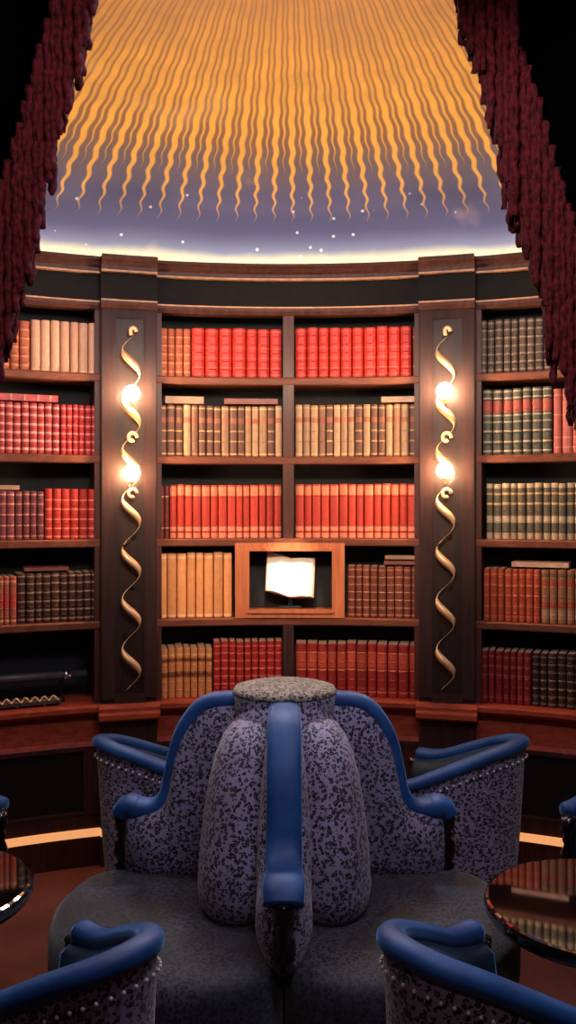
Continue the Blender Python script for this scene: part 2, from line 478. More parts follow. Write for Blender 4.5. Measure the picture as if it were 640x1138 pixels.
entab(-P_END, P_L0 + .004, 0, 'trim_3')
entab(P_R1 - .004, P_END, 0, 'trim_4')
entab(P_L0, P_L1, .05, 'trim_5')
entab(P_R0, P_R1, .05, 'trim_6')
# cove light strip behind the crown moulding
t = tag(obj('cove_light', arc_box(2.81, 2.835, 2.602, 2.614, -.95, .95), M_COVE), 'warm glowing strip light hidden on top of the cornice under the dome', 'light')

# pilasters
def pilaster(p0, p1, label):
    t = thing('pilaster', label, 'pilaster')
    d = (p1 - p0); R = RS - .04
    obj('pilaster_body', arc_box(R + .014, RB, .17, 2.405, p0, p1), M_PIL, t)
    fr = bmesh.new()
    a, b = p0 + d * .235, p1 - d * .215
    arc_box(R, R + .015, .72, 2.40, p0 + d * .02, a, fr); arc_box(R, R + .015, .72, 2.40, b, p1 - d * .02, fr)
    arc_box(R, R + .015, 2.36, 2.40, a, b, fr); arc_box(R, R + .015, .70, .735, a, b, fr)
    obj('panel_frame', fr, M_PIL, t)
    tr = bmesh.new()
    for q0, q1, z0, z1 in ((a, a + .002, .735, 2.36), (b - .002, b, .735, 2.36), (a, b, .735, .740), (a, b, 2.355, 2.36)):
        arc_box(R + .004, R + .016, z0, z1, q0, q1, tr)
    obj('panel_bead', tr, M_PIL, t)
    obj('sunken_panel', arc_box(R + .010, R + .016, .735, 2.36, a, b), M_PANEL, t)
    obj('base_block', arc_profile([(R - .03, .63), (RB, .63), (RB, .70), (R - .012, .70), (R - .03, .685), (R - .03, .67), (R - .042, .66), (R - .042, .64)], p0 - .004, p1 + .004), M_BASER, t)
    obj('lower_block', arc_box(R + .006, RB, .17, .63, p0, p1), M_WOODD, t)
    obj('brass_strip', arc_box(R + .002, R + .02, .135, .165, p0, p1), M_BRASS, t)
    obj('plinth', arc_box(R + .02, RB, 0, .17, p0, p1), M_WOODD, t)
    return t
pilaster(P_L0, P_L1, 'left dark wooden pilaster with a sunken panel behind the gold vine')
pilaster(P_R0, P_R1, 'right dark wooden pilaster with a sunken panel behind the gold vine')

# ------------------------------------------------------------------ gold vine sconces
def sconce(px, label, bulbs):
    R = RS - .04
    ph = px2phi(px, R)
    t = thing('wall_sconce', label, 'sconce', pt(ph, R, 0), -ph)   # local -y points into the room
    dep = t.location.y
    def Z(py): return H + (HY - py) * dep / F
    y0, y1 = 374, 766
    A = .037
    # S shaped strokes, each one a tapering ribbon of the same vine
    bmr = bmesh.new()
    nseg = 7 * 24
    path = []; wd = []
    for i in range(nseg + 1):
        py = y0 + (y1 - y0) * i / nseg
        ph_ = 2 * PI * (py - 390) / 55.0
        x = -A * math.cos(ph_); fr = math.sin(ph_)
        path.append(Vector((x, -.030 - .018 * fr, Z(py))))
        wd.append(.0048 + .0120 * max(0, fr) ** .7)
    ring = []
    for p, w in zip(path, wd):
        ring.append([bmr.verts.new(p + Vector((q[0] * w * .8, q[1], q[2] * w * 1.3))) for q in ((1, 0, .45), (.0, -.006, .0), (-1, 0, -.45), (0, .006, 0))])
    for a, b in zip(ring, ring[1:]):
        for k in range(4): bmr.faces.new((a[k], a[(k + 1) % 4], b[(k + 1) % 4], b[k]))
    bmr.faces.new(ring[0]); bmr.faces.new(ring[-1][::-1])
    obj('vine_ribbon', bmr, M_GOLD, t, smooth=True)
    # curled top
    curl = [Vector((.008 + .014 * math.cos(a) * (1 - a / 12), -.03, Z(370) + .018 * math.sin(a))) for a in [k * .45 for k in range(10)]]
    obj('top_curl', sweep(curl, oval(.006, .009, 8), Vector((0, -1, 0))), M_GOLD, t, smooth=True)
    # dark leaves behind the vine
    for py in (402, 596, 622, 651, 677, 706, 734):
        k = 1 if (py // 10) % 2 else -1
        b2 = bmesh.new(); z = Z(py)
        pts = [(k * .002, 0, -.004), (k * .016, -.01, .010), (k * .030, -.012, .022), (k * .026, -.008, .004), (k * .014, -.004, -.012)]
        vs = [b2.verts.new((p[0], -.012 + p[1], z + p[2])) for p in pts]; ws = [b2.verts.new((p[0] * .9, -.006 + p[1], z + p[2])) for p in pts]
        b2.faces.new(vs); b2.faces.new(ws[::-1])
        for q in range(5): b2.faces.new((vs[q], vs[(q + 1) % 5], ws[(q + 1) % 5], ws[q]))
        obj('leaf', b2, M_BRONZE, t)
    # middle scrolls
    for py in (487, 549):
        sp = [Vector((.004 + (.022 - a * .0022) * math.cos(a), -.035, Z(py) + (.024 - a * .0022) * math.sin(a))) for a in [k * .5 for k in range(12)]]
        obj('scroll', sweep(sp, oval(.005, .008, 8), Vector((0, -1, 0))), M_GOLD, t, smooth=True)
    obj('wall_pin', sweep([Vector((0, .0, Z(600))), Vector((-.036, -.036, Z(606)))], oval(.004, .004, 8), Vector((0, 0, 1))), M_BRONZE, t)
    for py in bulbs:
        z = Z(py)
        arm = sweep(catmull([(-.004, 0, z - .05), (0, -.035, z - .055), (0, -.055, z - .035)], 4), oval(.005, .005, 8), Vector((1, 0, 0)))
        a_ = obj('lamp_arm', arm, M_GOLD, t, smooth=True)
        cup = lathe([(.004, 0), (.012, .003), (.016, .012), (.013, .016), (.013, .020)], 16, loc=(0, -.055, z - .036))
        obj('candle_cup', cup, M_GOLD, a_, smooth=True)
        blb = lathe([(.010, 0), (.024, .007), (.033, .020), (.036, .034), (.031, .050), (.018, .063), (.003, .068)], 24, loc=(0, -.060, z - .030))
        bo = obj('bulb', blb, M_BULB, t, smooth=True)
    return t
sconce(145, 'gold serpentine vine sconce with two glowing bulbs on the left pilaster', (440, 527))
sconce(495.5, 'gold serpentine vine sconce with two glowing bulbs on the right pilaster', (437, 524))

# ------------------------------------------------------------------ books
def book_mesh(w, h, d, ribs, mats, flat=False):
    bm = bmesh.new()
    bow = min(.016, w * .48); n = 6
    def outline(k=1.0, e=0.0):
        pts = []
        for i in range(n + 1):
            a = PI * i / n
            pts.append((-w / 2 * math.cos(a) * k, bow - (bow + e) * math.sin(a)))
        return pts
    out = outline() + [(w / 2, d), (-w / 2, d)]
    lv = [(0, .95), (.003, 1.0), (h - .003, 1.0), (h, .95)]
    rings = [[bm.verts.new((x * s, y + (1 - s) * .05, z)) for x, y in out] for z, s in lv]
    for a, b in zip(rings, rings[1:]):
        m_ = len(out)
        for k in range(m_): bm.faces.new((a[k], a[(k + 1) % m_], b[(k + 1) % m_], b[k]))
    bm.faces.new(rings[0][::-1]); bm.faces.new(rings[-1])
    # page block seen from above, let into the boards
    f = bm.faces[-1] if False else None
    add_box(bm, -w / 2 + .003, w / 2 - .003, bow + .006, d - .004, h - .001, h + .0006)
    for fc in bm.faces:
        if fc.calc_center_median().z > h + .0003: fc.material_index = 1
    for zf in ribs:                      # raised bands across the spine
        z = zf * h; o = outline(.97, .0028)
        lo = [bm.verts.new((x, y, z - .0035)) for x, y in outline(.97, -.001)]
        mi = [bm.verts.new((x, y, z)) for x, y in o]
        hi = [bm.verts.new((x, y, z + .0035)) for x, y in outline(.97, -.001)]
        for a, b in ((lo, mi), (mi, hi)):
            for k in range(n): bm.faces.new((a[k], a[k + 1], b[k + 1], b[k]))
    me = bpy.data.meshes.new('book')
    bmesh.ops.recalc_face_normals(bm, faces=bm.faces); bm.to_mesh(me); bm.free()
    for x in mats: me.materials.append(x)
    return me
GI = (.80, .48, .20)
def lines(zs, c=GI, t=.010): return [(z - t, z + t, c) for z in zs]
R5 = (.16, .33, .5, .67, .84)
ORD = ['', 'first', 'second', 'third', 'fourth', 'fifth', 'sixth', 'seventh', 'eighth', 'ninth', 'tenth', 'eleventh', 'twelfth',
       'thirteenth', 'fourteenth', 'fifteenth', 'sixteenth', 'seventeenth', 'eighteenth', 'nineteenth', 'twentieth']
SHN = ['top', 'second', 'third', 'fourth', 'bottom']
BAY = {'L': 'left bookcase', 'CL': 'middle bookcase left half', 'CR': 'middle bookcase right half', 'R': 'right bookcase'}
STY = {
 'peach':   dict(base=(.84, .45, .28), bands=[(.0, .06, (.9, .5, .28))], ribs=(), val=.1, look='plain peach cloth book'),
 'orange':  dict(base=(.62, .15, .065), bands=lines((.1, .28, .46, .64, .82), (.9, .4, .2), .012), ribs=R5, val=.1, look='orange red leather book'),
 'pink':    dict(base=(.50, .055, .06), bands=lines((.1, .26, .42, .58, .76, .92), (.95, .45, .38), .022), ribs=R5, val=.12, look='rose red pale-spotted book'),
 'pinkr':   dict(base=(.58, .035, .04), bands=lines((.1, .26, .42, .58, .76, .92), (.95, .32, .28), .016), ribs=R5, val=.1, look='crimson banded book'),
 'mauve':   dict(base=(.26, .055, .06), bands=lines((.08, .3, .52, .74, .93), (.75, .35, .3), .014), ribs=R5, val=.2, look='dull maroon leather book'),
 'redgilt': dict(base=(.62, .04, .03), bands=lines((.06, .22, .4, .6, .78), (.95, .35, .2), .014), ribs=R5, val=.1, look='red gilt-lined book'),
 'coral':   dict(base=(.55, .13, .08), bands=[(.35, .6, (.62, .06, .05))] + lines((.08, .9), GI, .02), ribs=R5, val=.1, look='coral book with red band'),
 'plaid':   dict(base=(.10, .035, .024), bands=lines((.08, .26, .44, .62, .80, .95), (.55, .36, .22), .016), ribs=R5, val=.25, look='dark brown gilt-banded book'),
 'bright':  dict(base=(.72, .035, .022), bands=lines((.06, .2, .4, .6, .94), (.85, .12, .05), .012), ribs=R5, val=.08, look='bright red leather book'),
 'creamdark': dict(base=(.20, .085, .055), bands=[(.66, .76, (.40, .14, .08))] + lines((.05, .3, .5, .94), GI, .015), ribs=(.3, .5), val=.25, look=''),
 'creampale': dict(base=(.62, .36, .20), bands=[(.66, .76, (.40, .09, .05))] + lines((.05, .94), GI, .015), ribs=(.3, .5), val=.2, look=''),
 'cream':   dict(base=(.42, .22, .12), bands=[(.66, .76, (.45, .12, .07))] + lines((.05, .94), GI, .015), ribs=(.3, .5), val=.35, hue=.02, look='tan and brown calf book'),
 'salmon':  dict(base=(.68, .06, .035), bands=[(.0, .1, (.9, .32, .18)), (.14, .22, (.9, .35, .2)), (.80, .97, (.88, .30, .15))], ribs=(.12, .24, .78), val=.13, look='scarlet book with pale ends'),
 'dmaroon': dict(base=(.22, .04, .04), bands=lines((.2, .8), GI, .01), ribs=R5, val=.1, look='dark maroon book'),
 'amber':   dict(base=(1.0, .42, .15), bands=lines((.04, .95), (1, .6, .3), .02), ribs=(), val=.12, look='amber orange cloth book'),
 'brownred':dict(base=(.24, .06, .035), bands=lines((.06, .2, .35, .5, .65, .8, .94), (.62, .28, .14), .012), ribs=R5, val=.2, look='brown red gilt-banded book'),
 'banded':  dict(base=(.80, .30, .10), bands=[(.42, .53, (.10, .01, .01)), (.73, .80, (.10, .01, .01)), (.86, .9, GI)], ribs=R5, val=.15, look='orange book with dark bands'),
 'redrib':  dict(base=(.48, .025, .025), bands=lines((.1, .24, .38, .52, .66, .8, .93), (.8, .22, .12), .012), ribs=R5, val=.08, look='deep red ribbed leather book'),
 'redlab':  dict(base=(.40, .03, .022), bands=[(.56, .82, (.58, .09, .045))] + lines((.52, .84, .1), (.75, .25, .12), .012), ribs=R5, val=.22, look='dark red labelled book'),
 'greyplaid':dict(base=(.115, .075, .055), bands=lines((.06, .2, .35, .5, .65, .8, .94), (.42, .28, .2), .016), ribs=R5, val=.2, look='grey brown gilt-banded book'),
 'greenlab':dict(base=(.09, .085, .06), bands=[(.64, .82, (.50, .075, .05))] + lines((.06, .2, .36, .5, .6, .86, .96), (.62, .45, .3), .012), ribs=R5, val=.15, look='dark green red-titled book'),
 'pinkplain':dict(base=(.58, .13, .10), bands=lines((.1, .25, .6, .9), (.8, .3, .2), .01), ribs=(), val=.1, look='pinkish red cloth book'),
 'greencream':dict(base=(.14, .11, .07), bands=[(.30, .42, (.62, .45, .28)), (.0, .12, (.55, .38, .22)), (.62, .66, GI), (.8, .84, GI), (.92, 1, (.7, .5, .3))], ribs=R5, val=.22, look='olive book with cream bands'),
 'tanset':  dict(base=(.46, .19, .09), bands=[(.30, .40, (.48, .05, .03)), (.70, .80, (.48, .05, .03)), (.08, .26, (.55, .30, .16)), (.86, .93, (.2, .08, .04))], ribs=R5, val=.12, look='tan red-titled book'),
 'vermil':  dict(base=(.62, .10, .04), bands=lines((.1, .3, .5, .7, .9), (.85, .25, .12), .012), ribs=R5, val=.12, look='vermilion leather book'),
 'dred':    dict(base=(.30, .02, .02), bands=lines((.12, .55, .72, .9), (.5, .12, .07), .014), ribs=R5, val=.15, look='dark red leather book'),
 'dbrown':  dict(base=(.06, .025, .02), bands=lines((.06, .2, .35, .5, .65, .8, .94), (.30, .18, .12), .016), ribs=R5, val=.2, look='near black gilt-banded book'),
}
_mc = {}
def style_mat(st, h):
    k = (st, round(h, 2))
    if k not in _mc:
        s = STY[st]
        _mc[k] = book_mat('leather_%s' % st, s['base'], s['bands'], round(h, 2), s.get('hue', 0), s['val'])
    return _mc[k]
FRONT = {}
def book_row(bay, row, runs):
    """runs: (px0, px1, n, style, top_px) — angles and heights of a run of books"""
    tot = 0
    for (a, b, n, st, ytop) in runs:
        p0, p1 = px2phi(a, RS + .02), px2phi(b, RS + .02)
        mid = (a + b) / 2
        ztop = H + (HY - ytop) * depth(mid, RS + .02) / F
        h0 = ztop - ZS[row]
        h = round(h0, 2)
        m = style_mat(st, h)
        alt = [style_mat(x, h) for x in ('creamdark', 'creampale')] if st == 'cream' else []
        ws = [random.uniform(.88, 1.12) for _ in range(n)]
        s_ = sum(ws); ws = [w / s_ * (p1 - p0) for w in ws]
        ph = p0; ribs = STY[st]['ribs']
        cache = {}
        for k in range(n):
            wr = ws[k] * (RS + .02) - .0022
            key = round(wr, 3)
            mm = random.choice([m] + alt)
            key = (key, mm.name)
            if key not in cache: cache[key] = book_mesh(key[0], h, random.uniform(.13, .16), ribs, [mm, M_PAGEEDGE])
            o = bpy.data.objects.new('book', cache[key]); C.objects.link(o)
            c = ph + ws[k] / 2; ph += ws[k]
            o.location = pt(c, RS + .020 + random.uniform(-.003, .004), ZS[row] + .0005)
            o.rotation_euler = (0, 0, -c)
            o.scale = (1, 1, h0 / h * random.uniform(.988, 1.008))
            tot += 1
            o['label'] = '%s, %s from left on %s shelf, %s' % (STY[st]['look'], ORD[tot], SHN[row], BAY[bay])
            o['category'] = 'book'
            o['group'] = 'books on the %s shelf of the %s' % (SHN[row], BAY[bay])
# left bay
book_row('L', 0, [(-22, 33.5, 5, 'orange', 354.5), (34.5, 108, 7, 'peach', 357)])
book_row('L', 1, [(-18, 67, 10, 'pink', 447), (67.5, 108, 6, 'pinkr', 450)])
book_row('L', 2, [(-18, 49.5, 8, 'mauve', 546), (50, 108, 6, 'redgilt', 543.5)])
book_row('L', 3, [(-18, 19, 5, 'coral', 641), (19.5, 109, 10, 'plaid', 637)])
# centre
book_row('CL', 0, [(177, 212, 4, 'orange', 365), (212.5, 313, 7, 'bright', 365)])
book_row('CR', 0, [(328, 457, 10, 'bright', 363.5), (458, 464, 1, 'dmaroon', 363)])
book_row('CL', 1, [(177.5, 313.5, 16, 'cream', 451)])
book_row('CR', 1, [(328, 463, 16, 'cream', 449.5)])
book_row('CL', 2, [(178, 188, 2, 'dmaroon', 540), (188.5, 313, 14, 'salmon', 539)])
book_row('CR', 2, [(328, 463, 14, 'salmon', 538)])
book_row('CL', 3, [(175.5, 258, 8, 'amber', 615)])
book_row('CR', 3, [(386, 465, 9, 'brownred', 630)])
book_row('CL', 4, [(178, 236, 7, 'banded', 721), (237, 313.5, 9, 'redrib', 713.5)])
book_row('CR', 4, [(328.5, 466, 12, 'redlab', 716.5)])
# right bay
book_row('R', 0, [(533, 658, 14, 'greyplaid', 352)])
book_row('R', 1, [(536, 613, 7, 'greenlab', 431), (614, 658, 4, 'pinkplain', 431)])
book_row('R', 2, [(540, 657, 13, 'greencream', 537)])
book_row('R', 3, [(537, 600, 8, 'vermil', 633), (600.5, 658, 6, 'tanset', 634)])
book_row('R', 4, [(534, 590, 7, 'dred', 724.5), (590.5, 658, 7, 'dbrown', 728)])

# books lying flat on the rows
def flat_book(px0, px1, ytop, ybot, st, label, zbase=None):
    a, b = px2phi(px0), px2phi(px1); c = (a + b) / 2
    mid = (px0 + px1) / 2; dd = depth(mid)
    w = (b - a) * RS; z0 = H + (HY - ybot) * dd / F + .002; th = (ybot - ytop) * dd / F
    if zbase: z0 = zbase
    bm = bmesh.new()
    t = thing('flat_book', label, 'book', pt(c, RS + .035, z0), -c)
    s = STY[st]
    m = plain('cover_' + st, s['base'], rough=.5)
    cv = bmesh.new()
    add_box(cv, -w / 2, w / 2, 0, .12, 0, .003, 0); add_box(cv, -w / 2, w / 2, 0, .12, th - .003, th, 0)
    add_box(cv, -w / 2, w / 2, -.003, .002, 0, th, .0)
    obj('cover', cv, m, t)
    pg = bmesh.new(); add_box(pg, -w / 2 + .003, w / 2 - .003, .003, .117, .003, th - .003)
    obj('pages', pg, M_PAGEEDGE, t)
    if st == 'pink':
        for q in (.12, .3, .5, .7, .88):
            bd = bmesh.new(); add_box(bd, -w / 2 + w * q - .004, -w / 2 + w * q + .004, -.006, -.002, .001, th - .001, .001)
            obj('spine_band', bd, M_GILT, t)
flat_book(-10, 66, 437.5, 445, 'pink', 'rose red book lying flat on the crimson row of the left bookcase')
flat_book(-8, 23, 539.5, 544.5, 'cream', 'pale book lying flat on the maroon row of the left bookcase')
flat_book(28, 78, 631.5, 635.5, 'brownred', 'thin brown book lying flat on the dark brown row of the left bookcase')
flat_book(184, 227, 440, 448, 'cream', 'tan book lying flat on the cream row nearest the left pilaster')
flat_book(249, 309, 442.5, 448.5, 'brownred', 'dark book lying flat on the cream row beside the central divider')
flat_book(423, 461, 440, 446.5, 'cream', 'tan book lying flat on the cream row nearest the right pilaster')
flat_book(426, 465, 624.5, 628.5, 'brownred', 'lower of two thin books lying flat right of the open book display')
flat_book(427, 465, 618.5, 622.5, 'cream', 'upper of two thin books lying flat right of the open book display', zbase=None)
flat_book(567, 631, 626, 631.5, 'peach', 'pale book lying flat on the vermilion row of the right bookcase')

# ------------------------------------------------------------------ display niche and open book
DP = lambda px: (px - 320) * (RS + YC - .02) / F
t = thing('display_case', 'orange brown wooden display box framing the white open book', 'display case', (0, RS + YC - .02, ZS[3]))
D0 = RS + YC - .02
z = lambda py: H + (HY - py) * D0 / F - ZS[3]
fr = bmesh.new()
x0, x1 = DP(261), DP(383); xi0, xi1 = DP(277), DP(369)
zt, zb = z(603.5), .0005; zi1, zi0 = z(612.5), z(677.5)
add_box(fr, x0, xi0 - .012, .006, .2, zb, zt); add_box(fr, xi1 + .012, x1, .006, .2, zb, zt)
add_box(fr, xi0 - .012, xi1 + .012, .006, .2, zi1 + .012, zt); add_box(fr, xi0 - .012, xi1 + .012, .006, .2, zb, zi0 - .012)
obj('outer_frame', fr, M_OAK, t)
fr = bmesh.new()
add_box(fr, xi0 - .014, xi0, -.004, .03, zi0 - .014, zi1 + .012); add_box(fr, xi1, xi1 + .014, -.004, .03, zi0 - .014, zi1 + .012)
add_box(fr, xi0, xi1, -.004, .03, zi1, zi1 + .014); add_box(fr, xi0, xi1, -.006, .03, zi0 - .016, zi0)
obj('inner_frame', fr, M_OAK, t)
bk = bmesh.new(); add_box(bk, xi0 - .012, xi1 + .012, .185, .195, zi0 - .01, zi1 + .01)
obj('back_panel', bk, M_BACK, t)
# open book on its stand
t = thing('open_book', 'open white book leaning on a stand inside the lit display box', 'book', (DP(322.5), D0 + .06, ZS[3] + z(643)))
t.rotation_euler = (math.radians(-8), math.radians(2.5), 0); t.scale = (.94, .94, .93)
def page(sg):
    bm = bmesh.new(); n = 12; w = .112 if sg < 0 else .108; hh = .094
    f, b = [], []
    for i in range(n + 1):
        s = i / n
        x = sg * w * s
        y = -.004 - .014 * math.sin(PI * min(1, s * 1.1)) * .8 + .004 * s
        dz = (.030 if sg < 0 else .006) * s
        f.append((bm.verts.new((x, y, -hh + dz + .004 * math.sin(PI * s))), bm.verts.new((x, y, hh - .004 + dz + .004 * math.sin(PI * s)))))
        b.append((bm.verts.new((x, .012, -hh + dz)), bm.verts.new((x, .012, hh - .004 + dz))))
    for i in range(n):
        bm.faces.new((f[i][0], f[i + 1][0], f[i + 1][1], f[i][1])); bm.faces.new((b[i][0], b[i][1], b[i + 1][1], b[i + 1][0]))
        bm.faces.new((f[i][1], f[i + 1][1], b[i + 1][1], b[i][1])); bm.faces.new((f[i][0], b[i][0], b[i + 1][0], f[i + 1][0]))
    bm.faces.new((f[n][0], b[n][0], b[n][1], f[n][1])); bm.faces.new((f[0][0], f[0][1], b[0][1], b[0][0]))
    return bm
for sg in (-1, 1):
    obj('page_block', page(sg), M_PAGE, t, smooth=False)
    cv = bmesh.new()
    w = .116
    vs = [(0, .013, -.098), (sg * w, .013, -.098 + (.030 if sg < 0 else .006)), (sg * w, .013, .096 + (.030 if sg < 0 else .006)), (0, .013, .096)]
    a = [cv.verts.new(p) for p in vs]; b = [cv.verts.new((p[0], .016, p[2])) for p in vs]
    cv.faces.new(a); cv.faces.new(b[::-1])
    for k in range(4): cv.faces.new((a[k], b[k], b[(k + 1) % 4], a[(k + 1) % 4]))
    obj('cover_board', cv, M_PAGEEDGE, t)
t = thing('book_stand', 'small dark stand holding up the open white book', 'stand', (DP(322.5), D0 + .07, ZS[3] + zi0 + .0005))
st = bmesh.new(); add_box(st, -.05, .05, -.03, .06, 0, .006, .002)
obj('base', st, M_BACK, t)
st = bmesh.new(); add_box(st, -.01, .01, .03, .036, .006, .12)
obj('support', st, M_BLACKW, t)

# objects on the bottom shelf of the left bookcase
c = px2phi(40)
t = thing('long_rod', 'long dark grey rod with silver collar on bottom shelf of left bookcase', 'rod', pt(c, RS + .105, ZS[4] + .112), -c)
rod = bmesh.new()
bmesh.ops.create_cone(rod, cap_ends=True, segments=20, radius1=.02, radius2=.017, depth=.60, matrix=Matrix.Translation((-.07, 0, 0)) @ Matrix.Rotation(PI / 2, 4, 'Y'))
obj('tube', rod, M_GREYM, t, smooth=True)
col = bmesh.new()
bmesh.ops.create_cone(col, cap_ends=True, segments=20, radius1=.023, radius2=.021, depth=.022, matrix=Matrix.Translation((.14, 0, 0)) @ Matrix.Rotation(PI / 2, 4, 'Y'))
ball(col, (.155, -.018, -.004), .009, 10)
obj('collar', col, M_SILVER, t, smooth=True)
for x in (-.16, .12):
    ft = bmesh.new(); add_box(ft, x - .012, x + .012, -.03, .03, -.111, -.095, .004); add_box(ft, x - .006, x + .006, -.006, .006, -.096, -.018, .002)
    obj('rest', ft, M_BLACKW, t)
t = thing('ornate_tray', 'dark low tray with twisted gold edge below the grey rod', 'tray', pt(px2phi(28), RS + .005, ZS[4] + .0005), -px2phi(28))
b2 = bmesh.new(); add_box(b2, -.17, .15, 0, .05, .008, .030, .006)
obj('tray_body', b2, M_GREYM, t, smooth=False)
rp = [Vector((-.16 + .30 * i / 90, -.004 + .004 * math.cos(i * .55), .036 + .009 * math.sin(i * .55))) for i in range(91)]
obj('rope_edge', sweep(rp, oval(.004, .004, 8), Vector((0, 1, 0))), M_GOLD, t, smooth=True)
for x in (-.12, -.03, .08):
    ft = bmesh.new(); ball(ft, (x, .012, .009), .0085, 10); obj('foot', ft, M_SILVER, t, smooth=True)

# ------------------------------------------------------------------ four seat settee
SX, SY = -.010, 2.705
t = thing('round_settee', 'four seat round leopard print settee with blue velvet ridges and tall centre drum', 'settee', (SX, SY, 0))
SEAT = .46
def lobe_r(a):
    s = abs(math.sin(2 * a)); return .52 + (.20 if math.cos(a) < 0 else .01) * s ** .55
def xy(a, r):
    x = r * math.sin(a); y = r * math.cos(a)
    return x, (y * (1.07 if y < 0 else .78))
def stretch(v):
    return Vector((v.x, v.y * (1.10 if v.y < 0 else .80), v.z))
# seats: one per quadrant
for q in range(4):
    bm = bmesh.new(); n = 28
    a0 = q * PI / 2 + .004; a1 = (q + 1) * PI / 2 - .004
    prof = [(.985, .30), (1.0, .33), (1.0, .41), (.985, .44), (.955, .457), (.90, SEAT + .004), (.7, SEAT + .006), (.4, SEAT), (.12, SEAT - .004)]
    rows = []
    for i in range(n + 1):
        a = a0 + (a1 - a0) * i / n; r = lobe_r(a)
        rows.append([bm.verts.new((*xy(a, r * f), z_)) for f, z_ in prof] + [bm.verts.new((*xy(a, .12 * r), .30))])
    for A_, B_ in zip(rows, rows[1:]):
        for k in range(len(prof)): bm.faces.new((A_[k], A_[k + 1], B_[k + 1], B_[k]))
        bm.faces.new((A_[-1], A_[0], B_[0], B_[-1]))
    bm.faces.new(rows[0]); bm.faces.new(rows[-1][::-1])
    obj('seat', bm, M_LEOSH, t, smooth=True)
# skirt and feet
bm = bmesh.new(); n = 120
lo, hi = [], []
for i in range(n):
    a = 2 * PI * i / n; r = lobe_r(a) * .97
    lo.append(bm.verts.new((*xy(a, r * .96), .06))); hi.append(bm.verts.new((*xy(a, r), .305)))
for i in range(n): bm.faces.new((lo[i], lo[(i + 1) % n], hi[(i + 1) % n], hi[i]))
bm.faces.new(lo[::-1]); bm.faces.new(hi)
obj('skirt', bm, M_LEOSH, t, smooth=True)
for q in range(4):
    a = PI / 4 + q * PI / 2; x_, y_ = xy(a, .6)
    obj('leg', lathe([(.018, 0), (.026, .02), (.022, .07)], 16, loc=(x_, y_, 0)), M_BLACKW, t, smooth=True)
# core and quadrant back rolls
obj('core', lathe([(.20, .44), (.20, .6), (.17, .85), (.14, .97)], 32, sy=1.15), M_LEO, t, smooth=True)
for sx in (-1, 1):
    for sy in (-1, 1):
        bm = bmesh.new(); rings = []
        lev = [(.452, .60, 0), (.462, .82, 0), (.485, .95, 0), (.53, 1.0, 0), (.62, .99, .1), (.72, .93, .25), (.80, .86, .42), (.86, .77, .6), (.905, .65, .8), (.93, .50, 1.0), (.94, .3, 1.0)]
        for z_, k, tt in lev:
            if sy < 0: cx, cy = .124 - .030 * tt, .255 - .115 * tt; rx, ry = .112 * k, .150 * k
            else: cx, cy = .124 - .030 * tt, .190 - .075 * tt; rx, ry = .112 * k, .120 * k
            rings.append([bm.verts.new((sx * (cx) + rx * math.cos(2 * PI * j / 28), sy * cy + ry * math.sin(2 * PI * j / 28), z_)) for j in range(28)])
        for A_, B_ in zip(rings, rings[1:]):
            for j in range(28): bm.faces.new((A_[j], A_[(j + 1) % 28], B_[(j + 1) % 28], B_[j]))
        bm.faces.new(rings[0][::-1]); bm.faces.new(rings[-1])
        obj('back_roll', bm, M_LEO, t, smooth=True)
# wings: profile (distance from axis, height of the ridge)
WP = [(.120, .993), (.168, .992), (.222, .985), (.262, .960), (.300, .905), (.322, .845), (.337, .775), (.347, .722), (.368, .684), (.400, .668), (.44, .668), (.460, .674), (.480, .667), (.494, .648)]
def wing(ang, k, hw=.037, fl=.28):
    d = Vector((math.sin(ang), math.cos(ang), 0)); s_ = Vector((d.y, -d.x, 0))
    f = lambda s: .154 + (s - .154) * k if s > .154 else s
    P = catmull([d * f(s) + Vector((0, 0, z_ - .024)) for s, z_ in WP], 5)
    # leopard padded panel under the ridge
    bm = bmesh.new(); cols = []
    Pn = [p for p in P if p.length and d.dot(p) < f(.474)]
    Pn.append(d * f(.476) + Vector((0, 0, .62)))
    nz = 12
    for i, p in enumerate(Pn):
        s = d.dot(p); end = min(1, max(0, (f(.476) - s) / .06)); e = .35 + .65 * math.sqrt(end)
        row = []
        for side in (1, -1):
            for j in (range(nz + 1) if side > 0 else range(nz, -1, -1)):
                q = j / nz; zz = .455 + (p.z - .455) * q
                th = (.030 + .040 * math.sin(PI * (1 - q) ** .8 * .85 + .0)) * e
                th = max(th, .018)
                row.append(bm.verts.new(d * s + s_ * (side * th) + Vector((0, 0, zz))))
        cols.append(row)
    m_ = len(cols[0])
    for A_, B_ in zip(cols, cols[1:]):
        for j in range(m_): bm.faces.new((A_[j], A_[(j + 1) % m_], B_[(j + 1) % m_], B_[j]))
    bm.faces.new(cols[0]); bm.faces.new(cols[-1][::-1])
    obj('wing_panel', bm, M_LEO, t, smooth=True)
    scl = []
    for p in P:
        s = d.dot(p)
        scl.append(1.0 + (fl * math.exp(-((s - f(.455)) / (.035 * k)) ** 2)) if s < f(.51) else .75)
    rd = obj('velvet_ridge', sweep(P, oval(hw, .025, 18, .75), s_, scales=scl), M_VELVET, t, smooth=True)
    # turned black post under the nose
    x_ = d * f(.484)
    pr = [(.020, 0), (.022, .012), (.014, .020), (.020, .034), (.024, .055), (.022, .075), (.013, .090), (.019, .100), (.012, .110), (.021, .122), (.023, .150), (.020, .165)]
    obj('arm_post', lathe([(r_ * 1.25, q_) for r_, q_ in pr], 20, loc=(x_.x, x_.y, .463)), M_BLACKW, t, smooth=True)
wing(PI, 1.37, .046, .12); wing(PI / 2, 1.0); wing(-PI / 2, 1.0); wing(0, .9)
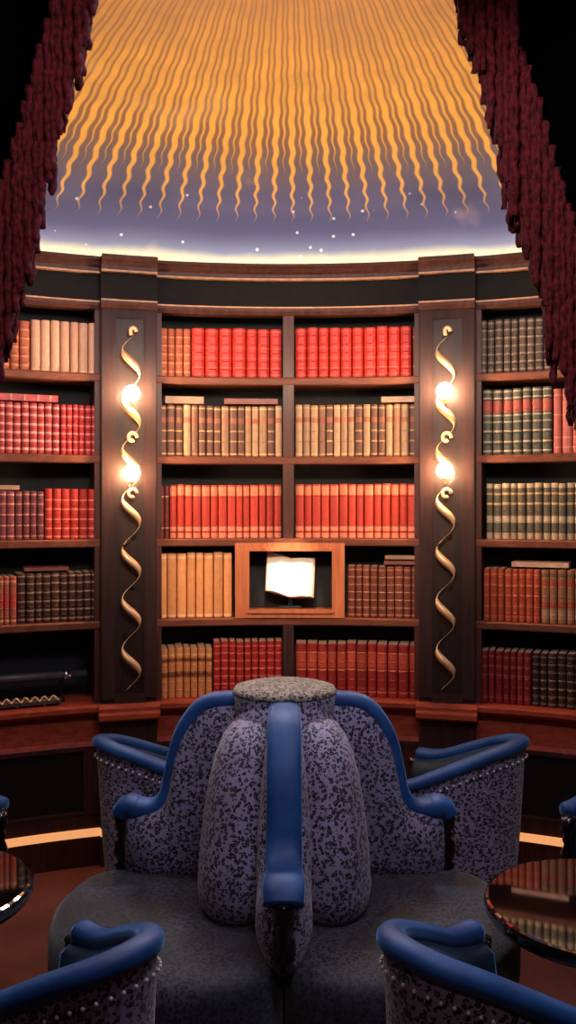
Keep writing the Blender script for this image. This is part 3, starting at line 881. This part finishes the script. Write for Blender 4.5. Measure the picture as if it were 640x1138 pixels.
# drum
obj('drum', lathe([(.142, .918), (.152, .928), (.154, .985), (.150, .996)], 40), M_LEO, t, smooth=True)
obj('drum_top', lathe([(.153, .990), (.156, .996), (.150, 1.006), (.12, 1.014), (.06, 1.018), (.005, 1.019)], 40), M_LEOTOP, t, smooth=True)

# ------------------------------------------------------------------ tub armchairs
def rim_path():
    R_ = []
    # right arm front end -> back right corner -> back -> left
    right = [(.228, .150, .580), (.220, .095, .584), (.205, .035, .602), (.175, -.06, .650), (.125, -.160, .700), (.066, -.228, .728), (0, -.25, .737)]
    pts = right + [(-x, y, z_) for x, y, z_ in right[::-1][1:]]
    return catmull(pts, 5)
def chair():
    M_CHAIR = M_LEO
    t = thing('tub_armchair', '', 'armchair')
    P = rim_path(); n = len(P)
    def side(i):
        a = P[max(0, i - 1)]; b = P[min(n - 1, i + 1)]
        q = (b - a); q.z = 0; return q.normalized().cross(Vector((0, 0, 1)))
    # shell: outer leopard
    bm = bmesh.new(); cols = []
    for i, p in enumerate(P):
        o = side(i)                      # outward normal
        if o.dot(Vector((p.x, p.y, 0))) < 0: o = -o
        taper = Vector((p.x, p.y, 0)) * .14
        cols.append([bm.verts.new(Vector((p.x, p.y, p.z - .012)) + o * .014), bm.verts.new(Vector((p.x, p.y, p.z * .5 + .05)) + o * .016 - taper * .5),
                     bm.verts.new(Vector((p.x, p.y, .12)) + o * .012 - taper), bm.verts.new(Vector((p.x, p.y, .12)) - o * .016 - taper), bm.verts.new(Vector((p.x, p.y, p.z - .012)) - o * .012)])
    for A_, B_ in zip(cols, cols[1:]):
        for j in range(5): bm.faces.new((A_[j], A_[(j + 1) % 5], B_[(j + 1) % 5], B_[j]))
    bm.faces.new(cols[0]); bm.faces.new(cols[-1][::-1])
    obj('outer_back', bm, M_LEO, t, smooth=False)
    bm = bmesh.new(); cols = []
    for i, p in enumerate(P):
        o = side(i)
        if o.dot(Vector((p.x, p.y, 0))) < 0: o = -o
        b_ = Vector((p.x, p.y, 0)) - o * .02
        cols.append([bm.verts.new(b_ + Vector((0, 0, p.z - .01))), bm.verts.new(b_ - o * .035 + Vector((0, 0, p.z - .03))), bm.verts.new(b_ - o * .045 + Vector((0, 0, (p.z + .4) / 2))), bm.verts.new(b_ - o * .02 + Vector((0, 0, .34))), bm.verts.new(b_ + Vector((0, 0, .34)))])
    for A_, B_ in zip(cols, cols[1:]):
        for j in range(5): bm.faces.new((A_[j], A_[(j + 1) % 5], B_[(j + 1) % 5], B_[j]))
    bm.faces.new(cols[0]); bm.faces.new(cols[-1][::-1])
    obj('inner_back', bm, M_VELVETSH, t, smooth=True)
    scl = [1.0 + .12 * (math.exp(-((i) / 5) ** 2) + math.exp(-((n - 1 - i) / 5) ** 2)) for i in range(n)]
    obj('velvet_rim', sweep(P, oval(.027, .022, 16, .85), side, scales=scl), M_VELVET, t, smooth=True)
    # nail heads under the rim
    L_ = 0; nxt = .02; nail_me = None
    for i in range(1, n):
        L_ += (P[i] - P[i - 1]).length
        while L_ > nxt:
            o = side(i)
            if o.dot(Vector((P[i].x, P[i].y, 0))) < 0: o = -o
            u_ = (L_ - nxt) / max(1e-6, (P[i] - P[i - 1]).length)
            p = P[i].lerp(P[i - 1], u_)
            if nail_me is None:
                b_ = bmesh.new(); ball(b_, (0, 0, 0), .0044, 8); nl = obj('silver_nail', b_, M_NAIL, t, smooth=True); nail_me = nl.data
            else:
                nl = bpy.data.objects.new('silver_nail', nail_me); C.objects.link(nl); nl.parent = t
            nl.location = p + o * .0185 + Vector((0, 0, -.050)); nxt += .022
    bm = bmesh.new(); add_box(bm, -.135, .135, -.12, .15, .34, .43, .03)
    obj('seat', bm, M_VELVETSH, t, smooth=True)
    bm = bmesh.new(); add_box(bm, -.13, .13, -.11, .15, .13, .345, .012)
    obj('seat_base', bm, M_LEO, t)
    for s in (-1, 1):
        obj('arm_post', lathe([(.018, 0), (.024, .015), (.014, .03), (.022, .07), (.025, .12), (.014, .15), (.020, .165), (.014, .18), (.024, .20), (.026, .24)], 18, loc=(s * .220, .160, .325)), M_BLACKW, t, smooth=True)
        for y_ in (-.10, .13):
            obj('leg', lathe([(.013, 0), (.018, .05), (.024, .135)], 14, loc=(s * (.11 if y_ < 0 else .18), y_, 0)), M_BLACKW, t, smooth=True)
    return t
def heading(dx, dy): return math.atan2(-dx, dy)       # local +y turned to (dx, dy)
ch = chair()
G = 'tub armchairs around the settee'
def place(apex, d):
    """put the peak of the back at apex=(x, y), front towards d"""
    l = math.hypot(*d); d = (d[0] / l, d[1] / l)
    return (apex[0] + .25 * d[0], apex[1] + .25 * d[1], 0), heading(*d)
loc, rz = place((-.282, 1.632), (-.81, .59))
ch.location = loc; ch.rotation_euler = (0, 0, rz)
ch['label'] = 'front left leopard print tub armchair with blue velvet rim and silver nails'; ch['group'] = G
loc, rz = place((.212, 1.645), (.84, .54))
dup(ch, loc, rz, 'front right leopard print tub armchair with blue rim before the right round table', G)
loc, rz = place((.796, 3.20), (-.90, .43))
dup(ch, loc, rz, 'leopard print tub armchair behind the settee on the right', G, (1.06, 1.12, .965))
loc, rz = place((-.632, 3.20), (.90, .43))
dup(ch, loc, rz, 'leopard print tub armchair behind the settee on the left', G, (1.06, 1.12, .965))
dup(ch, (1.16, 2.83, 0), heading(-.65, -.76), 'blue velvet armchair cut by the right edge behind the table', G)
dup(ch, (-1.20, 2.88, 0), heading(.65, -.76), 'blue velvet armchair cut by the left edge behind the table', G)

# ------------------------------------------------------------------ tables
def table(x, y, label):
    t = thing('round_table', label, 'table', (x, y, 0), 0, 'small round black tables')
    obj('tabletop', lathe([(.262, .562), (.278, .566), (.283, .576), (.283, .590), (.279, .598), (.272, .600), (.001, .600)], 72), M_BLACKL, t)
    obj('pedestal', lathe([(.11, .03), (.06, .045), (.03, .08), (.022, .2), (.032, .32), (.02, .40), (.03, .50), (.10, .560)], 24), M_BLACKW, t, smooth=True)
    obj('base', lathe([(.17, 0), (.175, .012), (.16, .022), (.11, .032)], 36), M_BLACKW, t, smooth=True)
    return t
table(.757, 2.149, 'right glossy black round table reflecting the rows of books')
table(-.925, 2.237, 'left glossy black round table cut by the photo edge')

# ------------------------------------------------------------------ curtains
YQ = 1.20
def CX(px): return (px - 320) / F * YQ
def CZ(py): return H + (HY - py) / F * YQ
def interp(tbl, v):
    if v <= tbl[0][0]:
        (a, b), (c, d_) = tbl[0], tbl[1]
    else:
        (a, b), (c, d_) = tbl[-2], tbl[-1]
        for (a1, b1), (c1, d1) in zip(tbl, tbl[1:]):
            if a1 <= v <= c1: a, b, c, d_ = a1, b1, c1, d1; break
    return b + (d_ - b) * (v - a) / (c - a)
# row -> column of the drape edge and of the fringe tips
EDGE = {-1: [(-320, 130), (0, 66), (60, 50), (110, 36), (160, 24), (230, 0), (330, -40), (560, -120), (900, -130), (1900, -100)],
        1: [(-320, 500), (0, 566), (75, 578), (130, 596), (190, 612), (250, 630), (330, 660), (560, 740), (900, 760), (1900, 745)]}
TIPS = {-1: [(3, 430), (12, 400), (22, 345), (38, 300), (44, 262), (52, 225), (62, 200), (70, 150), (80, 115), (93, 80), (99, 42), (106, 15), (112, -40), (150, -260)],
        1: [(492, -260), (500, -30), (508, 33), (521, 73), (535, 105), (545, 143), (552, 180), (562, 225), (571, 262), (583, 290), (596, 330), (607, 380), (617, 420), (630, 462), (645, 500)]}
def curtain(sg, label):
    t = thing('tied_curtain', label, 'curtain', (0, YQ, 0))
    bm = bmesh.new(); rows = []
    for j in range(71):
        py = -320 + 2165 * j / 70
        e = interp(EDGE[sg], py)
        xe = CX(e); xo = sg * 1.25
        row = []
        for i in range(41):
            q = i / 40; x = xe + (xo - xe) * q
            y = .035 * math.sin(q * 34 + j * .05) * min(1, q * 6) + .02 * math.sin(q * 11)
            row.append(bm.verts.new((x, y, CZ(py))))
        rows.append(row)
    for a, b in zip(rows, rows[1:]):
        for i in range(40): bm.faces.new((a[i], a[i + 1], b[i + 1], b[i]))
    d = obj('drape', bm, M_DRAPE, t, smooth=True)
    # inverse of the edge: for a column, the row where the drape ends
    inv = sorted((c, r) for r, c in EDGE[sg] if r < 600)
    bm = bmesh.new()
    lo_, hi_ = (-75, 120) if sg < 0 else (503, 715)
    tips = TIPS[sg]
    x = lo_
    while x < hi_:
        for layer in range(3):
            xx = x + random.uniform(-2, 2)
            r0 = interp(inv, xx) - 14
            r1 = interp(tips, xx) if tips[0][0] <= xx <= tips[-1][0] else (interp(tips, xx))
            if sg < 0 and xx < 3: r1 = 430 + (3 - xx) * 2.2
            if sg > 0 and xx > 645: r1 = 500 + (xx - 645) * 2.2
            r1 += random.uniform(-16, 2) if layer == 0 else random.uniform(-60, -6)
            if sg > 0 and xx < 530: r0 = min(r0, -60)
            if sg < 0 and xx > 66: r0 = min(r0, -60)
            if r1 - r0 < 25: continue
            z0, z1 = CZ(r0), CZ(r1)
            n = max(5, int((z0 - z1) / .007)); ph0 = random.uniform(0, 6); y0 = -.012 + layer * .014
            lean = random.uniform(-.004, .004)
            path = []; scl = []
            for k in range(n + 1):
                q = k / n
                path.append(Vector((CX(xx) + lean * q + .0012 * math.sin(k * .9 + ph0), y0 + .0015 * math.cos(k * .8 + ph0), z0 + (z1 - z0) * q)))
                scl.append((1.0 + .22 * math.sin(k * 1.9 + ph0)) * (1.0 if q < .97 else .7))
            sweep(path, oval(.0056, .0056, 7), Vector((1, 0, 0)), bm=bm, scales=scl)
        x += 6.2
    f = obj('bullion_fringe', bm, M_FRINGE, t, smooth=True)
    tag(f, 'burgundy chenille rope fringe', kind='stuff')
    return t
curtain(-1, 'left black tied back curtain edged with long burgundy fringe')
curtain(1, 'right black tied back curtain edged with long burgundy fringe')
rod = bmesh.new()
bmesh.ops.create_cone(rod, cap_ends=True, segments=20, radius1=.018, radius2=.018, depth=2.6, matrix=Matrix.Translation((0, YQ, CZ(-320) + .005)) @ Matrix.Rotation(PI / 2, 4, 'Y'))
tag(obj('curtain_rod', rod, M_BRONZE, smooth=True), 'bronze rod above the view carrying both fringed curtains', 'curtain rod')

# ------------------------------------------------------------------ lights
def light(kind, loc, tgt, energy, col, size=.1, spot=None, blend=.5, sy=None, spread=None):
    ld = bpy.data.lights.new('lamp', kind); ld.energy = energy; ld.color = col
    if kind == 'SPOT': ld.spot_size = math.radians(spot); ld.spot_blend = blend; ld.shadow_soft_size = size
    elif kind == 'AREA':
        ld.shape = 'RECTANGLE'; ld.size = size; ld.size_y = sy or size
        if spread: ld.spread = math.radians(spread)
    else: ld.shadow_soft_size = size
    o = bpy.data.objects.new('lamp', ld); C.objects.link(o); o.location = loc
    o.rotation_euler = (Vector(tgt) - Vector(loc)).to_track_quat('-Z', 'Y').to_euler()
    return o
WARM = (1.0, .72, .48)
light('SPOT', (0, 1.45, 2.42), (0, 4.0, 1.72), 172, WARM, .10, 44, .7)
light('SPOT', (-.5, 1.45, 2.42), (-1.05, 3.8, 1.95), 70, WARM, .10, 36, .8)
light('SPOT', (.5, 1.45, 2.42), (1.05, 3.8, 1.95), 80, WARM, .10, 36, .8)
# unseen spot in mid-air for the open book, no fixture
light('SPOT', (0, 3.2, 2.0), (.01, 4.05, 1.22), 90, (1, .85, .65), .03, 13, .3)
# unseen area fills added: uplight on the dome, cool light from above
light('AREA', (0, 2.1, 2.35), (0, 3.3, 3.3), 19, (1, .92, .86), .5, sy=.5)
light('AREA', (.5, 1.5, 2.9), (.2, 2.9, .5), 15, (.66, .70, 1.0), .8, sy=.5)
light('AREA', (-.9, 2.8, 2.95), (-.2, 2.6, .5), 6, (.7, .75, 1.0), .5, sy=.5)
light('SPOT', (-.05, .55, 2.15), (-.36, 1.2, 1.85), 5.5, (1, .8, .75), .05, 75, .6)  # unseen spots added near the camera to light the curtain fringe
light('SPOT', (.05, .55, 2.15), (.38, 1.2, 1.75), 8, (1, .8, .75), .05, 75, .6)
light('SPOT', (-.9, 2.2, 2.5), (-.95, 3.75, .5), 9, (1, .75, .6), .1, 50, .8)
light('SPOT', (.9, 2.2, 2.5), (.95, 3.75, .5), 6, (1, .75, .6), .1, 50, .8)
light('SPOT', (0, 3.5, 2.30), (0, 1.9, .55), 48, (.75, .82, 1.0), .12, 80, .8)  # unseen backlight added for highlights along the velvet rims
w = bpy.data.worlds.new('World'); sc.world = w; w.use_nodes = True
w.node_tree.nodes['Background'].inputs[0].default_value = (.5, .45, .6, 1)
w.node_tree.nodes['Background'].inputs[1].default_value = .05

# ------------------------------------------------------------------ camera
cd = bpy.data.cameras.new('camera'); cam = bpy.data.objects.new('camera', cd); C.objects.link(cam)
cam.location = (0, 0, H); cam.rotation_euler = (PI / 2, 0, 0)
cd.sensor_fit = 'HORIZONTAL'; cd.sensor_width = 36.0; cd.lens = 36.0 * F / 640.0
cd.shift_y = -(569 - HY) / 640.0
cd.clip_start = .05
sc.camera = cam
